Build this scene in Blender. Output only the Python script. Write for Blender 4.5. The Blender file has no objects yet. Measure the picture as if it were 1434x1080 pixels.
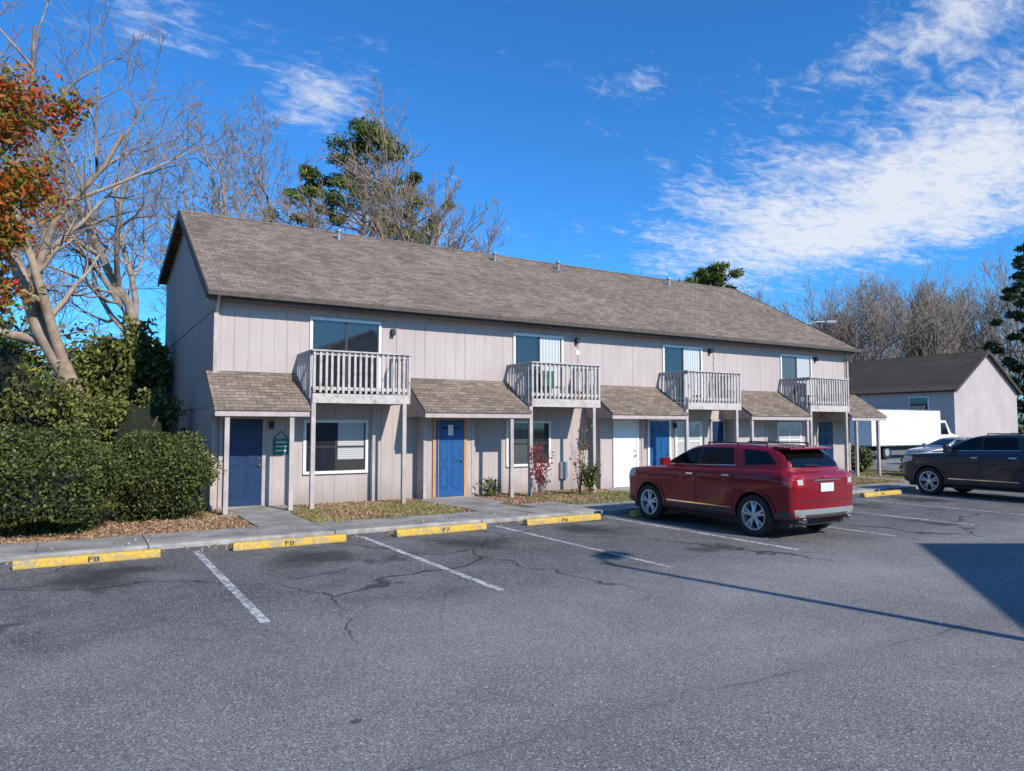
import bpy, bmesh, math, random
import numpy as np
from mathutils import Vector, Matrix
from mathutils.bvhtree import BVHTree
random.seed(7); np.random.seed(7)
S=bpy.context.scene
S.view_settings.view_transform='Standard'; S.view_settings.look='None'; S.view_settings.exposure=0
COL=S.collection

# ---------------------------------------------------------------- materials
def newmat(name):
    m=bpy.data.materials.new(name); m.use_nodes=True
    nt=m.node_tree; b=nt.nodes['Principled BSDF']; return m,nt,b
def M(nt,op,a,b=None,c=None,clamp=False):
    n=nt.nodes.new('ShaderNodeMath'); n.operation=op; n.use_clamp=clamp
    for i,v in enumerate((a,b,c)):
        if v is None: continue
        if isinstance(v,(int,float)): n.inputs[i].default_value=v
        else: nt.links.new(v,n.inputs[i])
    return n.outputs[0]
def MIX(nt,f,a,b,mode='MIX'):
    n=nt.nodes.new('ShaderNodeMix'); n.data_type='RGBA'; n.blend_type=mode
    for i,v in ((0,f),(6,a),(7,b)):
        if isinstance(v,(int,float)): n.inputs[i].default_value=v
        elif isinstance(v,tuple): n.inputs[i].default_value=(*v,1)
        else: nt.links.new(v,n.inputs[i])
    return n.outputs[2]
def NOISE(nt,vec,scale,detail=4,rough=.55,dist=0):
    n=nt.nodes.new('ShaderNodeTexNoise'); n.inputs['Scale'].default_value=scale; n.inputs['Detail'].default_value=detail
    n.inputs['Roughness'].default_value=rough; n.inputs['Distortion'].default_value=dist
    if vec is not None: nt.links.new(vec,n.inputs['Vector'])
    return n.outputs['Fac']
def RAMP(nt,f,stops):
    n=nt.nodes.new('ShaderNodeValToRGB'); e=n.color_ramp.elements
    while len(e)<len(stops): e.new(.5)
    for i,(p,c) in enumerate(stops):
        e[i].position=p; e[i].color=(*c,1) if isinstance(c,tuple) else (c,c,c,1)
    nt.links.new(f,n.inputs[0]); return n.outputs[0]
def SM(nt,v,a,b):
    n=nt.nodes.new('ShaderNodeMapRange'); n.interpolation_type='SMOOTHSTEP'
    nt.links.new(v,n.inputs[0]); n.inputs[1].default_value=a; n.inputs[2].default_value=b
    return n.outputs[0]
def POS(nt): return nt.nodes.new('ShaderNodeNewGeometry').outputs['Position']
def XYZ(nt,v):
    n=nt.nodes.new('ShaderNodeSeparateXYZ'); nt.links.new(v,n.inputs[0]); return n.outputs
def COMB(nt,x,y,z=0):
    n=nt.nodes.new('ShaderNodeCombineXYZ')
    for i,v in enumerate((x,y,z)):
        if isinstance(v,(int,float)): n.inputs[i].default_value=v
        else: nt.links.new(v,n.inputs[i])
    return n.outputs[0]
def BUMP(nt,b,h,st=.3,d=.01):
    n=nt.nodes.new('ShaderNodeBump'); n.inputs['Strength'].default_value=st; n.inputs['Distance'].default_value=d
    nt.links.new(h,n.inputs['Height']); nt.links.new(n.outputs[0],b.inputs['Normal'])
def simple(name,c,rough=.6,var=.25,scale=6,metal=0,coat=0,bump=0,spec=.5):
    m,nt,b=newmat(name); p=POS(nt)
    n=NOISE(nt,p,scale,4,.6)
    lo=tuple(x*(1-var) for x in c); hi=tuple(min(1,x*(1+var)) for x in c)
    nt.links.new(RAMP(nt,n,[(.3,lo),(.7,hi)]),b.inputs['Base Color'])
    b.inputs['Roughness'].default_value=rough; b.inputs['Metallic'].default_value=metal
    b.inputs['Coat Weight'].default_value=coat; b.inputs['Coat Roughness'].default_value=.03
    b.inputs['Specular IOR Level'].default_value=spec
    if bump: BUMP(nt,b,NOISE(nt,p,scale*8,3),bump,.01)
    return m

def siding():
    m,nt,b=newmat('painted_siding'); p=POS(nt); x,y,z=XYZ(nt,p)[:3]
    s=M(nt,'ADD',x,y)
    f=M(nt,'FRACT',M(nt,'DIVIDE',s,.305))
    g=M(nt,'LESS_THAN',f,.045)
    f2=M(nt,'FRACT',M(nt,'DIVIDE',M(nt,'ADD',s,.02),1.22)); g2=M(nt,'LESS_THAN',f2,.012)
    n1=NOISE(nt,p,.7,4); st=NOISE(nt,COMB(nt,M(nt,'MULTIPLY',s,5),M(nt,'MULTIPLY',z,.35)),1.6,5,.6)
    c=RAMP(nt,n1,[(.3,(.44,.366,.338)),(.7,(.515,.435,.405))])
    c=MIX(nt,M(nt,'MULTIPLY',SM(nt,st,.50,.75),.4),c,(.32,.265,.24))
    dirt=M(nt,'MULTIPLY',SM(nt,M(nt,'ADD',z,M(nt,'MULTIPLY',n1,.5)),.95,.25),.5)
    c=MIX(nt,dirt,c,(.20,.16,.13))
    gg=M(nt,'MAXIMUM',M(nt,'MULTIPLY',g,.34),M(nt,'MULTIPLY',g2,.5))
    c=MIX(nt,gg,c,(.17,.14,.125))
    nt.links.new(c,b.inputs['Base Color']); b.inputs['Roughness'].default_value=.75
    BUMP(nt,b,M(nt,'ADD',M(nt,'MULTIPLY',g,-1),M(nt,'MULTIPLY',NOISE(nt,p,25,3),.15)),.5,.012)
    return m
def shingle(name='roof_shingles',k=1.0):
    m,nt,b=newmat(name); p=POS(nt); x,y,z=XYZ(nt,p)[:3]
    br=nt.nodes.new('ShaderNodeTexBrick'); nt.links.new(COMB(nt,M(nt,'ADD',x,M(nt,'MULTIPLY',y,.001)),z),br.inputs['Vector'])
    br.inputs['Scale'].default_value=1; br.inputs['Brick Width'].default_value=.27; br.inputs['Row Height'].default_value=.072
    br.inputs['Mortar Size'].default_value=.006; br.inputs['Bias'].default_value=0
    br.inputs['Color1'].default_value=(.285*k,.218*k,.163*k,1); br.inputs['Color2'].default_value=(.165*k,.125*k,.095*k,1); br.inputs['Mortar'].default_value=(.085*k,.068*k,.054*k,1)
    n=NOISE(nt,p,.5,5,.6); n2=NOISE(nt,p,17,4,.75)
    c=MIX(nt,1.0,br.outputs['Color'],RAMP(nt,n,[(.3,.85),(.7,1.15)]),'MULTIPLY')
    c=MIX(nt,1.0,c,RAMP(nt,n2,[(.3,.6),(.7,1.4)]),'MULTIPLY')
    st=NOISE(nt,COMB(nt,M(nt,'MULTIPLY',x,2.5),M(nt,'MULTIPLY',z,.3)),1,4)
    c=MIX(nt,M(nt,'MULTIPLY',SM(nt,st,.5,.75),.3),c,(.11*k,.09*k,.075*k))
    nt.links.new(c,b.inputs['Base Color']); b.inputs['Roughness'].default_value=.9; b.inputs['Specular IOR Level'].default_value=.15
    BUMP(nt,b,M(nt,'ADD',M(nt,'MULTIPLY',br.outputs['Fac'],-1),M(nt,'MULTIPLY',n2,.8)),.5,.012)
    return m
def asphalt():
    m,nt,b=newmat('asphalt'); p=POS(nt); x,y,z=XYZ(nt,p)[:3]
    n0=NOISE(nt,p,.12,4,.6,.4); n1=NOISE(nt,p,1.1,6,.65,.3); n2=NOISE(nt,p,55,4,.8); nm=NOISE(nt,p,.38,5,.6,.5)
    v=nt.nodes.new('ShaderNodeTexVoronoi'); v.inputs['Scale'].default_value=105; nt.links.new(p,v.inputs['Vector'])
    sp=nt.nodes.new('ShaderNodeSeparateColor'); nt.links.new(v.outputs['Color'],sp.inputs[0])
    base=RAMP(nt,n0,[(.3,(.215,.204,.191)),(.7,(.275,.262,.246))])
    dark=RAMP(nt,n1,[(.3,(.075,.073,.073)),(.7,(.16,.154,.147))])
    edge=M(nt,'ADD',y,M(nt,'MULTIPLY',M(nt,'SUBTRACT',nm,.5),4.0))
    zone=M(nt,'MULTIPLY',SM(nt,edge,6.4,8.4),SM(nt,x,34,28))
    left=M(nt,'MULTIPLY',SM(nt,M(nt,'ADD',M(nt,'SUBTRACT',y,x),M(nt,'MULTIPLY',nm,2)),3.6,7.5),.35)
    c=MIX(nt,M(nt,'MAXIMUM',M(nt,'MULTIPLY',zone,.85),left),base,dark)
    c=MIX(nt,1.0,c,RAMP(nt,nm,[(.3,.76),(.7,1.15)]),'MULTIPLY')
    c=MIX(nt,1.0,c,RAMP(nt,n1,[(.3,.88),(.7,1.09)]),'MULTIPLY')
    c=MIX(nt,1.0,c,RAMP(nt,n2,[(.32,.42),(.68,1.5)]),'MULTIPLY')
    c=MIX(nt,M(nt,'MULTIPLY',SM(nt,sp.outputs[0],.80,.95),.75),c,(.52,.49,.45))
    c=MIX(nt,M(nt,'MULTIPLY',SM(nt,sp.outputs[1],.72,.95),.7),c,(.045,.045,.045))
    nd=nt.nodes.new('ShaderNodeTexNoise'); nd.inputs['Scale'].default_value=.9; nd.inputs['Detail'].default_value=5; nt.links.new(p,nd.inputs['Vector'])
    va=nt.nodes.new('ShaderNodeVectorMath'); va.operation='MULTIPLY_ADD'; nt.links.new(nd.outputs['Color'],va.inputs[0]); va.inputs[1].default_value=(1.6,1.6,0); nt.links.new(p,va.inputs[2])
    vc=nt.nodes.new('ShaderNodeTexVoronoi'); vc.feature='DISTANCE_TO_EDGE'; vc.inputs['Scale'].default_value=.26; nt.links.new(va.outputs[0],vc.inputs['Vector'])
    cr=M(nt,'MULTIPLY',SM(nt,vc.outputs['Distance'],.0085,.002),M(nt,'MULTIPLY',SM(nt,NOISE(nt,p,.25,2),.36,.48),SM(nt,y,6.0,7.2)))
    seam=M(nt,'ABSOLUTE',M(nt,'SUBTRACT',M(nt,'ADD',y,M(nt,'MULTIPLY',NOISE(nt,p,1.2,4),.25)),M(nt,'ADD',M(nt,'MULTIPLY',x,-.02),4.05)))
    sm=M(nt,'MULTIPLY',M(nt,'MULTIPLY',SM(nt,seam,.022,.004),SM(nt,NOISE(nt,p,1.6,3),.42,.6)),.55)
    c=MIX(nt,M(nt,'MAXIMUM',M(nt,'MULTIPLY',cr,.8),sm),c,(.04,.04,.04))
    c=MIX(nt,M(nt,'MULTIPLY',SM(nt,seam,.35,.0),.25),c,(.12,.12,.12))
    xs=M(nt,'SUBTRACT',M(nt,'FRACT',M(nt,'DIVIDE',M(nt,'SUBTRACT',x,1.65),2.72)),.5)
    ys=M(nt,'DIVIDE',M(nt,'SUBTRACT',y,10.9),1.2)
    rr=M(nt,'ADD',M(nt,'MULTIPLY',M(nt,'MULTIPLY',xs,xs),9),M(nt,'MULTIPLY',ys,ys))
    oil=M(nt,'MULTIPLY',SM(nt,M(nt,'ADD',rr,M(nt,'MULTIPLY',n1,2.0)),1.9,.9),.85)
    oil2=M(nt,'MULTIPLY',SM(nt,NOISE(nt,p,.8,5,.6,.6),.60,.68),M(nt,'MULTIPLY',SM(nt,y,6.5,8),.7))
    c=MIX(nt,M(nt,'MAXIMUM',oil,oil2),c,(.04,.038,.037))
    nt.links.new(c,b.inputs['Base Color']); b.inputs['Roughness'].default_value=.88; b.inputs['Specular IOR Level'].default_value=.2
    BUMP(nt,b,M(nt,'ADD',n2,M(nt,'MULTIPLY',cr,-2)),.75,.009)
    return m
def ground_mat(name,c1,c2,c3,sc=1.2):
    m,nt,b=newmat(name); p=POS(nt)
    n0=NOISE(nt,p,sc,6,.65,.4); n1=NOISE(nt,p,30,4,.7)
    c=RAMP(nt,n0,[(.32,c1),(.5,c2),(.68,c3)])
    c=MIX(nt,1.0,c,RAMP(nt,n1,[(.3,.5),(.7,1.5)]),'MULTIPLY')
    nt.links.new(c,b.inputs['Base Color']); b.inputs['Roughness'].default_value=.95; b.inputs['Specular IOR Level'].default_value=.1
    BUMP(nt,b,n1,.8,.03); return m
def worn_paint(name,c,under,th=(.52,.62),sc=9,dirt=None):
    m,nt,b=newmat(name); p=POS(nt); n=NOISE(nt,p,sc,8,.75); n2=NOISE(nt,p,2,3)
    f=SM(nt,M(nt,'ADD',n,M(nt,'MULTIPLY',M(nt,'SUBTRACT',n2,.5),.35)),*th)
    col=MIX(nt,f,c,under)
    if dirt:
        z=XYZ(nt,p)[2]; col=MIX(nt,M(nt,'MULTIPLY',SM(nt,M(nt,'ADD',z,M(nt,'MULTIPLY',n,.08)),.085,.03),.7),col,dirt)
        col=MIX(nt,1.0,col,RAMP(nt,NOISE(nt,p,30,4,.7),[(.3,.7),(.7,1.2)]),'MULTIPLY')
    nt.links.new(col,b.inputs['Base Color']); b.inputs['Roughness'].default_value=.8
    BUMP(nt,b,n,.5,.012); return m
def blinds(name,c,per,axis='z',dark=.5):
    m,nt,b=newmat(name); p=POS(nt); o=XYZ(nt,p); a=o[2] if axis=='z' else o[0]
    f=M(nt,'FRACT',M(nt,'DIVIDE',a,per)); g=RAMP(nt,f,[(0,dark),(.25,1.0),(.8,.9),(1,dark)])
    nt.links.new(MIX(nt,1.0,c,g,'MULTIPLY'),b.inputs['Base Color']); b.inputs['Roughness'].default_value=.5
    b.inputs['Coat Weight'].default_value=1; b.inputs['Coat Roughness'].default_value=.02; return m
def leafmat(name,stops,rough=.6,trans=0):
    m,nt,b=newmat(name); a=nt.nodes.new('ShaderNodeAttribute'); a.attribute_name='rnd'
    p=POS(nt); n=NOISE(nt,p,1.3,2)
    f=M(nt,'ADD',M(nt,'MULTIPLY',a.outputs['Fac'],.6),M(nt,'MULTIPLY',n,.5))
    c=RAMP(nt,f,stops)
    nt.links.new(c,b.inputs['Base Color']); b.inputs['Roughness'].default_value=rough; b.inputs['Specular IOR Level'].default_value=.3
    if trans:
        t=nt.nodes.new('ShaderNodeBsdfTranslucent'); nt.links.new(c,t.inputs[0])
        mx=nt.nodes.new('ShaderNodeMixShader'); mx.inputs[0].default_value=trans
        nt.links.new(b.outputs[0],mx.inputs[1]); nt.links.new(t.outputs[0],mx.inputs[2])
        nt.links.new(mx.outputs[0],nt.nodes['Material Output'].inputs[0])
    return m

SIDE=siding(); ROOF=shingle(); ROOFD=shingle('dark_shingles',.42); ASPH=asphalt()
TRIM=simple('trim_paint',(.45,.375,.345),.7,.15); WHITE=simple('white_paint',(.78,.75,.71),.5,.1)
POST=simple('post_paint',(.45,.385,.35),.75,.22,3,bump=.2); RAIL=worn_paint('weathered_rail',(.54,.48,.44),(.28,.23,.19),(.45,.75),7)
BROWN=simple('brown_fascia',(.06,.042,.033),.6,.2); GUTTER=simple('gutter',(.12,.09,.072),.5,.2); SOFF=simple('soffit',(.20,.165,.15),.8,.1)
BLUE=simple('blue_door_paint',(.014,.09,.25),.4,.15); BLUE_SHADED=simple('shaded_blue_door',(.008,.032,.095),.4,.15)  # second one: darker copy for doors in shade, the shade put into the colour
WHDOOR=simple('white_door_paint',(.80,.78,.75),.4,.05); WOOD=simple('raw_wood',(.52,.27,.12),.6,.2,10)
GLASS=simple('window_glass',(.018,.022,.028),.04,.3,coat=1); BRASS=simple('brass',(.5,.35,.12),.3,.1,metal=1)
BLH=blinds('horizontal_blinds',(.55,.55,.53),.05); BLV=blinds('vertical_blinds',(.62,.63,.63),.11,'x',.35); BLD=blinds('shaded_blinds',(.07,.075,.08),.05)
CONC=simple('concrete',(.27,.25,.22),.9,.35,1.5,bump=.3); KERB=simple('kerb_concrete',(.33,.305,.27),.9,.4,3,bump=.3)
GRASS=ground_mat('lawn',(.22,.15,.085),(.17,.15,.055),(.30,.21,.125)); STRAW=ground_mat('pine_straw',(.24,.13,.072),(.33,.20,.115),(.16,.10,.055),2)
FIELD=ground_mat('field',(.12,.10,.045),(.09,.09,.035),(.15,.12,.07),.3)
YEL=worn_paint('yellow_paint',(.66,.40,.045),(.38,.30,.18),(.46,.62),7,(.22,.17,.09)); LINE=worn_paint('line_paint',(.58,.57,.55),(.19,.185,.18),(.43,.56),14)
BLACK=simple('black_paint',(.02,.02,.02),.6,.2); METAL=simple('galvanised',(.35,.35,.35),.4,.1,metal=.6)
STEN=worn_paint('stencil_paint',(.03,.03,.02),(.5,.35,.08),(.55,.66),18)
BARK=simple('bark',(.17,.125,.09),.9,.35,5,bump=.5); BARKL=simple('pale_bark',(.34,.25,.18),.9,.4,3,bump=.5); BARKG=simple('grey_bark',(.31,.245,.195),.9,.3,3)
TAR=simple('tar_patch',(.07,.07,.07),.8,.2)
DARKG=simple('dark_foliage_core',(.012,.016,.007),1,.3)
LBUSH=leafmat('shrub_leaves',[(.15,(.013,.023,.006)),(.5,(.045,.068,.014)),(.85,(.17,.19,.04))])
LEVER=leafmat('evergreen_leaves',[(.15,(.022,.035,.008)),(.5,(.082,.104,.022)),(.9,(.27,.26,.06))])
LPINE=leafmat('pine_needles',[(.15,(.022,.042,.010)),(.5,(.075,.11,.02)),(.9,(.24,.25,.045))])
LPIND=leafmat('dark_pine_needles',[(.1,(.010,.022,.008)),(.5,(.028,.05,.016)),(.95,(.07,.09,.03))])
LRED=leafmat('autumn_leaves',[(.2,(.07,.10,.012)),(.46,(.20,.19,.02)),(.64,(.46,.15,.02)),(.85,(.50,.025,.015))],trans=.25)
LDRY=leafmat('dry_leaves',[(.1,(.16,.08,.04)),(.5,(.34,.20,.11)),(.9,(.52,.36,.22))])
LGRS=leafmat('grass_blades',[(.1,(.08,.11,.018)),(.5,(.20,.21,.05)),(.9,(.42,.33,.16))])
LPNK=leafmat('red_leaves',[(.1,(.18,.015,.02)),(.6,(.42,.03,.05)),(.9,(.14,.10,.03))],trans=.2)

# ---------------------------------------------------------------- mesh helpers
def empty(name,loc=(0,0,0),rz=0):
    e=bpy.data.objects.new(name,None); e.location=loc; e.rotation_euler=(0,0,rz); COL.objects.link(e); return e
class MB:
    def __init__(s,name,mats,parent=None): s.n=name; s.m=mats if isinstance(mats,list) else [mats]; s.v=[]; s.f=[]; s.mi=[]; s.p=parent
    def poly(s,pts,mi=0):
        i=len(s.v); s.v+= [tuple(p) for p in pts]; s.f.append(list(range(i,i+len(pts)))); s.mi.append(mi)
    def box(s,x0,x1,y0,y1,z0,z1,mi=0):
        i=len(s.v); s.v+=[(x,y,z) for z in (z0,z1) for y in (y0,y1) for x in (x0,x1)]
        for f in ((0,2,3,1),(4,5,7,6),(0,1,5,4),(2,6,7,3),(0,4,6,2),(1,3,7,5)): s.f.append([i+k for k in f]); s.mi.append(mi)
    def prism(s,prof,a0,a1,axis='x',mi=0):
        n=len(prof); i=len(s.v)
        for a in (a0,a1):
            for u,z in prof: s.v.append((a,u,z) if axis=='x' else (u,a,z))
        s.f.append([i+k for k in range(n)]); s.mi.append(mi); s.f.append([i+n+k for k in reversed(range(n))]); s.mi.append(mi)
        for k in range(n):
            k2=(k+1)%n; s.f.append([i+k,i+n+k,i+n+k2,i+k2]); s.mi.append(mi)
    def cyl(s,p0,p1,r0,r1=None,n=12,mi=0):
        r1=r0 if r1 is None else r1; p0=Vector(p0);p1=Vector(p1); d=(p1-p0).normalized()
        a=d.orthogonal().normalized(); b=d.cross(a); i=len(s.v)
        for p,r in ((p0,r0),(p1,r1)):
            for k in range(n):
                t=2*math.pi*k/n; s.v.append(tuple(p+a*r*math.cos(t)+b*r*math.sin(t)))
        for k in range(n):
            k2=(k+1)%n; s.f.append([i+k,i+k2,i+n+k2,i+n+k]); s.mi.append(mi)
        s.f.append([i+k for k in range(n)]); s.mi.append(mi); s.f.append([i+n+k for k in range(n)]); s.mi.append(mi)
    def make(s,smooth=False,bevel=0):
        me=bpy.data.meshes.new(s.n); me.from_pydata(s.v,[],s.f)
        for m in s.m: me.materials.append(m)
        me.polygons.foreach_set('material_index',s.mi)
        bm=bmesh.new(); bm.from_mesh(me); bmesh.ops.recalc_face_normals(bm,faces=bm.faces); bm.to_mesh(me); bm.free()
        if smooth: me.polygons.foreach_set('use_smooth',[True]*len(me.polygons))
        o=bpy.data.objects.new(s.n,me); COL.objects.link(o)
        if s.p: o.parent=s.p
        if bevel:
            b=o.modifiers.new('b','BEVEL'); b.width=bevel; b.segments=2; b.limit_method='ANGLE'
        return o

def leaves(name,C,size,mat,parent=None,aspect=.5,up=0.0):
    C=np.asarray(C,float); n=len(C)
    u=np.random.normal(size=(n,3)); u[:,2]+=up*3; u/=np.linalg.norm(u,axis=1)[:,None]
    w=np.random.normal(size=(n,3)); v=np.cross(u,w); v/=np.linalg.norm(v,axis=1)[:,None]
    s=(size*(.6+.8*np.random.rand(n)))[:,None]
    V=np.stack([C-u*s,C+v*s*aspect,C+u*s,C-v*s*aspect],1).reshape(-1,3)
    me=bpy.data.meshes.new(name); me.vertices.add(4*n); me.vertices.foreach_set('co',V.ravel())
    me.loops.add(4*n); me.loops.foreach_set('vertex_index',np.arange(4*n,dtype=np.int32))
    me.polygons.add(n); me.polygons.foreach_set('loop_start',np.arange(0,4*n,4,dtype=np.int32)); me.polygons.foreach_set('loop_total',np.full(n,4,dtype=np.int32))
    me.update(calc_edges=True); me.validate()
    at=me.attributes.new('rnd','FLOAT','FACE'); at.data.foreach_set('value',np.random.rand(n).astype(np.float32))
    me.materials.append(mat); o=bpy.data.objects.new(name,me); COL.objects.link(o)
    if parent: o.parent=parent
    return o
def shell(c,r,n,fill=.35):
    d=np.random.normal(size=(n,3)); d/=np.linalg.norm(d,axis=1)[:,None]
    rr=1-fill*np.random.rand(n)**1.5
    l=1+.10*np.sin(d[:,0]*7+c[0]*3)+.10*np.sin(d[:,1]*8+c[1])+.08*np.sin(d[:,2]*9+c[0])
    return np.array(c)+d*np.array(r)*(rr*l)[:,None]
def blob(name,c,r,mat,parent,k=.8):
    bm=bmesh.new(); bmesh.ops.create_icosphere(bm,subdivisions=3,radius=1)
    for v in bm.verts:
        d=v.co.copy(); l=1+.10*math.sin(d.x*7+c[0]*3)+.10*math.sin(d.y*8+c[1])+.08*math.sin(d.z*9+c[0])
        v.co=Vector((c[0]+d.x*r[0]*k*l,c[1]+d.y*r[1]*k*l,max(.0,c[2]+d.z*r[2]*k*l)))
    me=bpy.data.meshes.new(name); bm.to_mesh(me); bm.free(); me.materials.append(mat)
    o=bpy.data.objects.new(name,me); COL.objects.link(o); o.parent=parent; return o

def tree_branches(name,base,H,r0,seed,mat,parent,levels=5,lean=(0,0),kids=(7,5,5,4,3),spread=.75,first=.28,wob=.12,trunkfrac=.62,up=.10,ratio=.6,rmin=.008):
    R=random.Random(seed); V=[];F=[];tips=[]
    def tube(pts,rad,ns):
        i0=len(V)
        for j,(p,r) in enumerate(zip(pts,rad)):
            d=(pts[min(j+1,len(pts)-1)]-pts[max(j-1,0)]).normalized(); a=d.orthogonal().normalized(); b=d.cross(a)
            for k in range(ns):
                t=2*math.pi*k/ns; V.append(tuple(p+a*(r*math.cos(t))+b*(r*math.sin(t))))
        for j in range(len(pts)-1):
            for k in range(ns):
                k2=(k+1)%ns; A=i0+j*ns; F.append((A+k,A+k2,A+ns+k2,A+ns+k))
    def br(p,d,L,r,lv):
        n=(8,6,5,4,3,2)[min(lv,5)]; pts=[p.copy()];rad=[r];dirs=[d.copy()]
        for i in range(n):
            d=(d+Vector((R.gauss(0,wob),R.gauss(0,wob),R.gauss(0,wob)+(up if lv>0 else 0)))).normalized()
            p=p+d*(L/n); pts.append(p.copy()); rad.append(max(rmin,r*(1-(i+1)/n*(.62 if lv<2 else .75)))); dirs.append(d.copy())
        tube(pts,rad,(9,6,4,3,3,3)[min(lv,5)])
        if lv>=levels: tips.append(p.copy()); return
        K=kids[min(lv,len(kids)-1)]
        for k in range(K):
            t=(first if lv==0 else .25)+(1-(first if lv==0 else .25))*(k+R.random()*.8+.2)/K; t=min(t,.999); j=int(t*n); f=t*n-j
            q=pts[j].lerp(pts[min(j+1,n)],f); dd=dirs[min(j+1,n)]
            ax=dd.orthogonal().normalized(); ax=Matrix.Rotation(R.random()*1.2+k*2.4+lv,3,dd)@ax
            ang=R.uniform(.38,spread)*(1 if k<K-1 else .4)
            nd=Matrix.Rotation(ang,3,ax)@dd
            br(q,nd,L*ratio*R.uniform(.7,1.25)*(1-.25*t),rad[j]*.66,lv+1)
    d0=Vector((lean[0],lean[1],1)).normalized()
    br(Vector(base),d0,H*trunkfrac,r0,0)
    me=bpy.data.meshes.new(name); me.from_pydata(V,[],F); me.materials.append(mat); me.polygons.foreach_set('use_smooth',[True]*len(F))
    o=bpy.data.objects.new(name,me); COL.objects.link(o); o.parent=parent
    return tips

# ---------------------------------------------------------------- ground
def sheet(name,x0,x1,y0,y1,z,mat):
    b=MB(name,mat); b.poly([(x0,y0,z),(x1,y0,z),(x1,y1,z),(x0,y1,z)]); return b.make()
sheet('ground',-600,900,-400,1200,-.012,FIELD)
sheet('parking_lot',-60,120,-40,12.85,0,ASPH)
sheet('side_road',29.5,120,12.85,70,0,ASPH)
b=MB('asphalt_patch',TAR); b.poly([(1.63+.042*math.cos(t*.7)*(1+.3*math.sin(t*2.3)),4.68+.03*math.sin(t*.7),.004) for t in range(9)]); b.make()
kb=MB('sidewalk',[CONC,BLACK])
x=-32.0
while x<29.3:
    kb.box(x,x+1.492,12.9,14.05,-.1,.075+random.uniform(-.004,.006)); x+=1.5
kb.make(bevel=.008)
kk=MB('kerb',KERB); x=-32
while x<29.3: kk.box(x,min(x+2.99,29.4),12.72,12.895,-.1,.08+random.uniform(-.006,.004)); x+=3
kk.box(29.405,29.55,12.72,60,-.1,.1); kk.make(bevel=.02)
sheet('mulch_bed',-32,2.9,14.05,31,.045,STRAW)
sheet('lawn',2.9,29.4,14.05,17.75,.045,GRASS)
sheet('side_lawn',26.5,29.4,17.75,60,.045,GRASS)
p=MB('front_walk',CONC)
for (a,b_,c,d) in ((2.95,4.0,14.06,16.2),(2.7,4.5,16.21,17.67),(7.55,9.2,15.6,17.2),(7.7,8.9,14.06,15.59),(9.2,10.3,14.06,14.9),(13.6,14.8,14.06,16.2),(13.6,16.9,16.21,17.2),(18.9,20,14.06,17.67),(24.5,25.6,14.06,17.67)):
    p.box(a,b_,c,d,-.1,.07)
p.make(bevel=.01)

ln=MB('parking_lines',LINE)
for i in range(-3,10):
    X=1.65+2.72*i; ln.poly([(X-.05,7.45,.004),(X+.05,7.45,.004),(X+.03,12.3,.004),(X-.07,12.3,.004)])
ln.make()
labels={-2:'F9',-1:'F8',0:'F8',1:'F7',2:'F6',3:'F6',4:'F5',5:'F5',6:'F4'}
for i,tx in labels.items():
    X0=2.13+2.74*i+ (0 if i!=-1 else -.1); e=empty('wheel_stop',(X0+.9,12.0+random.uniform(-.05,.05),0),random.uniform(-.02,.02))
    b=MB('stop_body',YEL,e); b.prism([(-.085,0),(-.07,.10),(-.045,.125),(.045,.125),(.07,.10),(.085,0)],-.91,.91,'x'); b.make(bevel=.012)
    cu=bpy.data.curves.new('txt','FONT'); cu.body=tx; cu.size=.16; cu.align_x='CENTER'; cu.align_y='CENTER'; cu.offset=.002
    to=bpy.data.objects.new('tmp',cu); COL.objects.link(to); dg=bpy.context.evaluated_depsgraph_get()
    me=bpy.data.meshes.new_from_object(to.evaluated_get(dg)); me.materials.clear(); me.materials.append(STEN); bpy.data.objects.remove(to)
    o=bpy.data.objects.new('stencil',me); COL.objects.link(o); o.parent=e; o.location=(random.uniform(-.05,.05),-.0815,.060); o.rotation_euler=(math.radians(81),0,0); o.scale=(1,.65,1)

# ---------------------------------------------------------------- apartment building
FY=17.67; BX0=2.66; BX1=26.5; BY=29.4; AY=16.42
A=empty('apartment_building')
def gable(parent,x0,x1,yf,yb,zf,yr,zr,zb,base=0.0,axis='x'):
    b=MB('walls',SIDE,parent)
    prof=[(yf,base),(yf,zf),(yr,zr),(yb,zb),(yb,base)]
    b.prism(prof,x0,x1,axis); return b.make()
sl=(8.5-5.05)/(23.5-17.3)
gable(A,BX0,BX1,FY,BY,5.05+sl*(FY-17.3)-.14,23.5,8.36,7.45,.02)
r=MB('roof',[ROOF,BROWN],A)
r.prism([(17.27,5.06),(23.5,8.52),(29.8,7.45),(29.8,7.33),(23.5,8.38),(17.27,4.96)],2.42,26.74,'x',0)
x=2.42
while x<26.7: r.prism([(23.36,8.455),(23.5,8.545),(23.64,8.51),(23.5,8.53)],x,x+.28,'x',0); x+=.3
r.make()
f=MB('fascia',[BROWN,GUTTER,SOFF,TRIM],A)
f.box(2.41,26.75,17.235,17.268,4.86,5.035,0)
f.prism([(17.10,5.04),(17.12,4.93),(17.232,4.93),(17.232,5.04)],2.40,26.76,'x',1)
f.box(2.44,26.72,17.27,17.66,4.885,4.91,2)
for X in (2.385,26.742):
    f.prism([(17.24,5.07),(23.5,8.54),(23.5,8.27),(17.24,4.80)],X,X+.034,'x',0)
    f.prism([(23.501,8.54),(29.8,7.47),(29.8,7.22),(23.501,8.27)],X,X+.034,'x',0)
f.box(BX0-.02,BX1+.02,17.64,17.668,4.74,4.88,3)
f.make()
t=MB('trim_boards',[TRIM,BROWN],A)
for z in (2.42,4.72):
    t.box(BX0-.022,BX0-.002,FY+.08,BY-.05,z,z+.06,0)
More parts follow.
